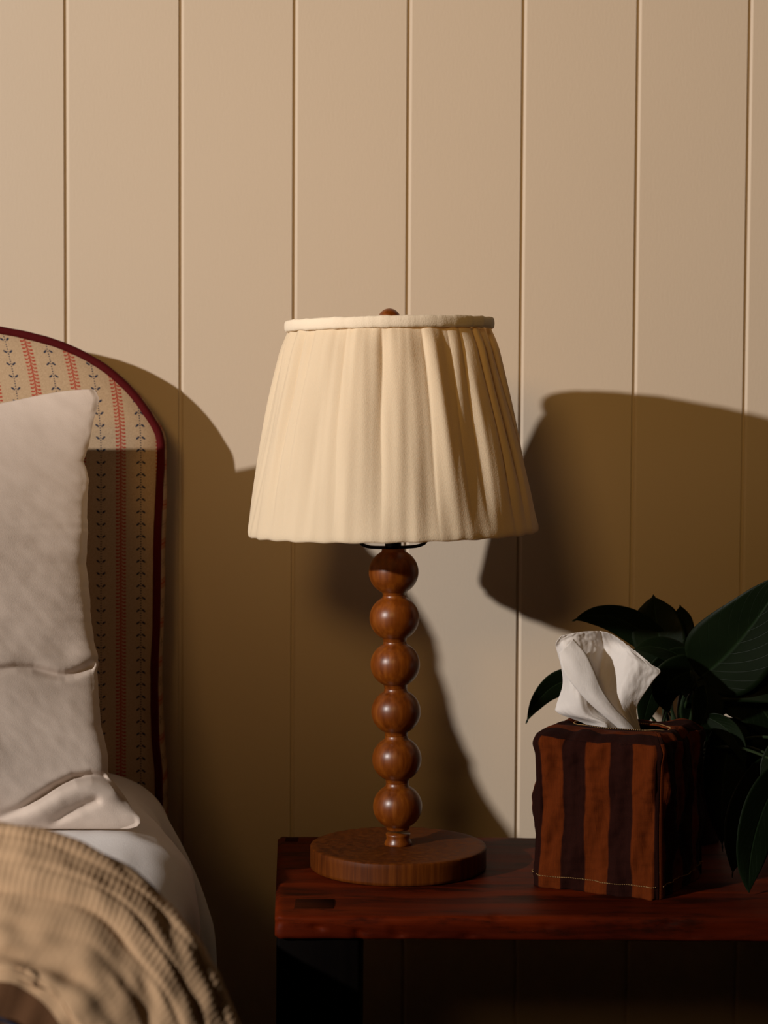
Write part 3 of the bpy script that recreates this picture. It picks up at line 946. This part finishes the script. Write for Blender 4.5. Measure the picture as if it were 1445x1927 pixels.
# ------------------------------------------------------------------ tissue
def build_tissue():
    g0 = -CEN.y - .004
    # rows of left-to-right polylines (px, py, extra distance towards camera in mm)
    rows = [
        [(1122, 1412, 2), (1140, 1412, 5), (1165, 1412, 0), (1180, 1412, 5), (1198, 1412, 1)],
        [(1112, 1388, 0), (1135, 1388, 8), (1162, 1386, 1), (1182, 1387, 8), (1208, 1389, 0)],
        [(1103, 1364, -2), (1135, 1362, 12), (1158, 1360, 2), (1182, 1366, 10), (1204, 1368, -2)],
        [(1050, 1342, -6), (1098, 1345, 12), (1140, 1335, 0), (1172, 1340, 12), (1198, 1345, -2)],
        [(1047, 1326, -8), (1090, 1312, 14), (1134, 1312, -4), (1168, 1316, 10), (1200, 1326, 2)],
        [(1058, 1290, -10), (1082, 1280, 12), (1134, 1282, -8), (1175, 1288, 10), (1217, 1298, 6)],
        [(1056, 1258, -12), (1074, 1248, 8), (1138, 1250, -10), (1182, 1258, 10), (1232, 1277, 8)],
        [(1047, 1222, -6), (1072, 1215, 4), (1140, 1222, -12), (1188, 1240, 8), (1243, 1263, 8)],
        [(1046, 1210, 0), (1078, 1200, 2), (1146, 1205, -8), (1185, 1225, 4), (1226, 1250, 6)],
        [(1056, 1197, 4), (1090, 1190, 4), (1135, 1189, 2), (1164, 1202, 4), (1205, 1233, 5)],
    ]
    NU, NV = 150, 170
    cs = [resample([P(x, y, g0 + d / 1000.0) for x, y, d in r], NU) for r in rows]
    V = []
    for j in range(NV + 1):
        for i in range(NU):
            p = catmull([c[i] for c in cs], j / NV)
            f = i / NU; t = j / NV
            q = Vector((f * 9 + t * 3, t * 4 - f * 3, 1))
            w = .25 + t
            p.y += w * (.0016 * noise.noise(q) + .0007 * noise.noise(q * 3.1))
            # sharp crease down the middle
            cr = abs(f - (.50 + .05 * sin(t * 5)))
            p.y += .003 * exp(-(cr / .02) ** 2) * smooth(.15, .5, t)
            V.append(p)
    F = grid_faces(NU, NV + 1)
    # folded strip crossing in front, from upper left to the opening
    off = len(V)
    strip = [((1052, 1228, 14), (1078, 1202, 10)), ((1060, 1262, 18), (1102, 1230, 16)), ((1084, 1296, 20), (1118, 1262, 19)), ((1112, 1326, 20), (1134, 1300, 20)),
             ((1140, 1350, 18), (1158, 1334, 19)), ((1172, 1378, 13), (1186, 1362, 14)), ((1190, 1398, 8), (1206, 1392, 8)), ((1186, 1412, 3), (1200, 1412, 3))]
    Lp = resample([P(a[0], a[1], g0 + a[2] / 1000) for a, b in strip], 90)
    Rp = resample([P(b[0], b[1], g0 + b[2] / 1000) for a, b in strip], 90)
    K = 14
    for j in range(90):
        for k in range(K):
            f = k / (K - 1)
            p = Lp[j].lerp(Rp[j], f)
            p.y -= .0030 * sin(pi * f) - .010 * (f - .5) * 0
            p.y += .0008 * noise.noise(Vector((f * 3, j * .08, 4)))
            V.append(p)
    F += grid_faces(K, 90, off=off)
    o = mesh_obj('tissue', V, F, M_TISSUE, None, origin=(CEN.x, CEN.y, ZT + HH))
    so = o.modifiers.new('thickness', 'SOLIDIFY'); so.thickness = .0004
    tag(o, 'white paper tissue pulled up out of the striped fabric box cover', 'tissue')
build_tissue()

# ------------------------------------------------------------------ plant
def build_plant():
    pc = P(1290, 1500, .130)
    root = empty('potted_plant', (pc.x, pc.y, ZT), 'houseplant with large dark green pointed leaves behind the striped tissue cover', 'plant')
    fn = lambda v: Vector((pc.x, pc.y, ZT)) + v
    ph = .092
    V, F = lathe([(.001, .0), (.034, 0), (.036, .002), (.043, ph * .9), (.046, ph * .92), (.0465, ph), (.044, ph + .001), (.042, ph - .002), (.0415, ph - .012)], 64, fn)
    mesh_obj('pot', V, F, M_POT, root)
    V, F = lathe([(.0412, ph - .016), (.0412, ph - .010), (.03, ph - .008), (.012, ph - .006)], 48, lambda v: fn(v) + Vector((0, 0, .0015 * noise.noise(v * 90))))
    mesh_obj('soil', V, F, M_SOIL, root)
    # leaves: base, control, tip as (px, py, distance from wall), half width in px, lean (how much the blade turns edge-on), asymmetry
    LV = [
        ((1262, 1236, .150), (1160, 1128, .170), (1077, 1169, .190), 33, .35, 0),
        ((1252, 1262, .165), (1236, 1190, .160), (1229, 1119, .165), 50, .15, .95),
        ((1262, 1240, .150), (1292, 1190, .145), (1279, 1138, .150), 26, .3, .85),
        ((1312, 1262, .190), (1250, 1200, .205), (1190, 1223, .215), 26, -.55, 0),
        ((1310, 1245, .190), (1225, 1235, .195), (1206, 1392, .185), 40, .35, 0),
        ((1330, 1262, .200), (1225, 1262, .22), (1262, 1348, .215), 44, .3, 0),
        ((1110, 1282, .165), (1030, 1262, .170), (989, 1362, .180), 27, .3, 0),
        ((1318, 1272, .230), (1390, 1230, .260), (1490, 1062, .285), 80, .1, 0),
        ((1300, 1262, .215), (1400, 1240, .235), (1500, 1330, .245), 62, .25, 0),
        ((1325, 1290, .235), (1345, 1350, .250), (1290, 1400, .255), 34, .3, 0),
        ((1345, 1290, .20), (1445, 1300, .22), (1470, 1420, .22), 52, .3, 0),
        ((1385, 1352, .205), (1350, 1440, .215), (1360, 1602, .21), 46, .2, 0),
        ((1400, 1330, .185), (1430, 1440, .190), (1460, 1590, .195), 48, .2, 0),
        ((1480, 1440, .350), (1400, 1560, .372), (1410, 1689, .374), 46, .3, 0),
        ((1470, 1430, .280), (1390, 1520, .300), (1378, 1652, .315), 50, .25, 0),
        ((1520, 1400, .300), (1460, 1400, .315), (1430, 1475, .315), 30, -.3, 0),
        ((1330, 1350, .250), (1390, 1370, .262), (1402, 1447, .262), 22, -.4, 0),
        ((1340, 1300, .17), (1290, 1330, .165), (1335, 1400, .16), 40, .3, 0),
    ]
    V, F, UV = [], [], []
    SV, SF = [], []
    NL, NWd = 46, 16
    rnd = random.Random(3)
    for li, (b, c, t, hw, lean, asym) in enumerate(LV):
        B, Cc, Tt = P(*b), P(*c), P(*t)
        W = hw * (DW - b[2]) / FPX
        off = len(V)
        vd = Vector((0, -1, 0))
        for j in range(NL + 1):
            s = j / NL
            p = B * (1 - s) ** 2 + Cc * 2 * s * (1 - s) + Tt * s * s
            d = ((Cc - B) * (1 - s) + (Tt - Cc) * s).normalized()
            side = d.cross(vd)
            if side.length < .1: side = d.cross(Vector((0, 0, 1)))
            side.normalize()
            nn = side.cross(d).normalized()
            if nn.y > 0: nn = -nn
            side = (side * cos(lean) + nn * sin(lean)).normalized()
            n2 = d.cross(side).normalized()
            if n2.y > 0: n2 = -n2
            # heart-lance outline with drawn-out tip
            wv = (sin(pi * min(1, s * 1.04) ** (asym or .66)) ** (.5 if asym else .68)) * (1 - .30 * smooth(.78, 1, s)) if s < .96 else .08 * (1 - s) / .04
            wv = max(wv, .0) if s > .02 else wv * .5
            for k in range(NWd + 1):
                f = k / NWd * 2 - 1
                lift = abs(f) ** 1.3 * W * .22 - f * f * W * .22 * s
                wave = .05 * W * sin(s * 9 + li * 2 + (2 if f > 0 else 0)) * abs(f) ** 2
                q = p + side * f * W * wv * 1.0 + n2 * (lift * wv + wave)
                q.z = max(q.z, ZT + .003)
                V.append(q); UV.append((f * .5 + .5, s))
        F += grid_faces(NWd + 1, NL + 1, off=off)
        # petiole to the pot
        root_p = Vector((pc.x + rnd.uniform(-.02, .02), pc.y + rnd.uniform(-.02, .02), ZT + ph - .012))
        mid = root_p.lerp(B, .55) + Vector((rnd.uniform(-.01, .01), 0, .015 + .1 * max(0, root_p.z + .02 - B.z)))
        pts = resample([root_p, mid, B], 22)
        v, f = tube(pts, [.0021 - .0009 * k / 21 for k in range(22)], 8, len(SV)); SV += v; SF += f
    for (ax, ay, bx_, by_) in ((1262, 1395, 1248, 1315), (1272, 1395, 1278, 1325), (1286, 1392, 1282, 1330), (1255, 1395, 1246, 1372)):
        pts = resample([P(ax, ay + 60, .15), P(ax, ay, .155), P((ax + bx_) / 2 + 2, (ay + by_) / 2, .16), P(bx_, by_, .17), P(bx_ + 12, by_ - 60, .18)], 20)
        v, f = tube(pts, .0021, 8, len(SV)); SV += v; SF += f
    fo = mesh_obj('foliage', V, F, M_LEAF, root, uvs=UV)
    so = fo.modifiers.new('thickness', 'SOLIDIFY'); so.thickness = .0005
    mesh_obj('stems', SV, SF, M_STEM, root)
build_plant()
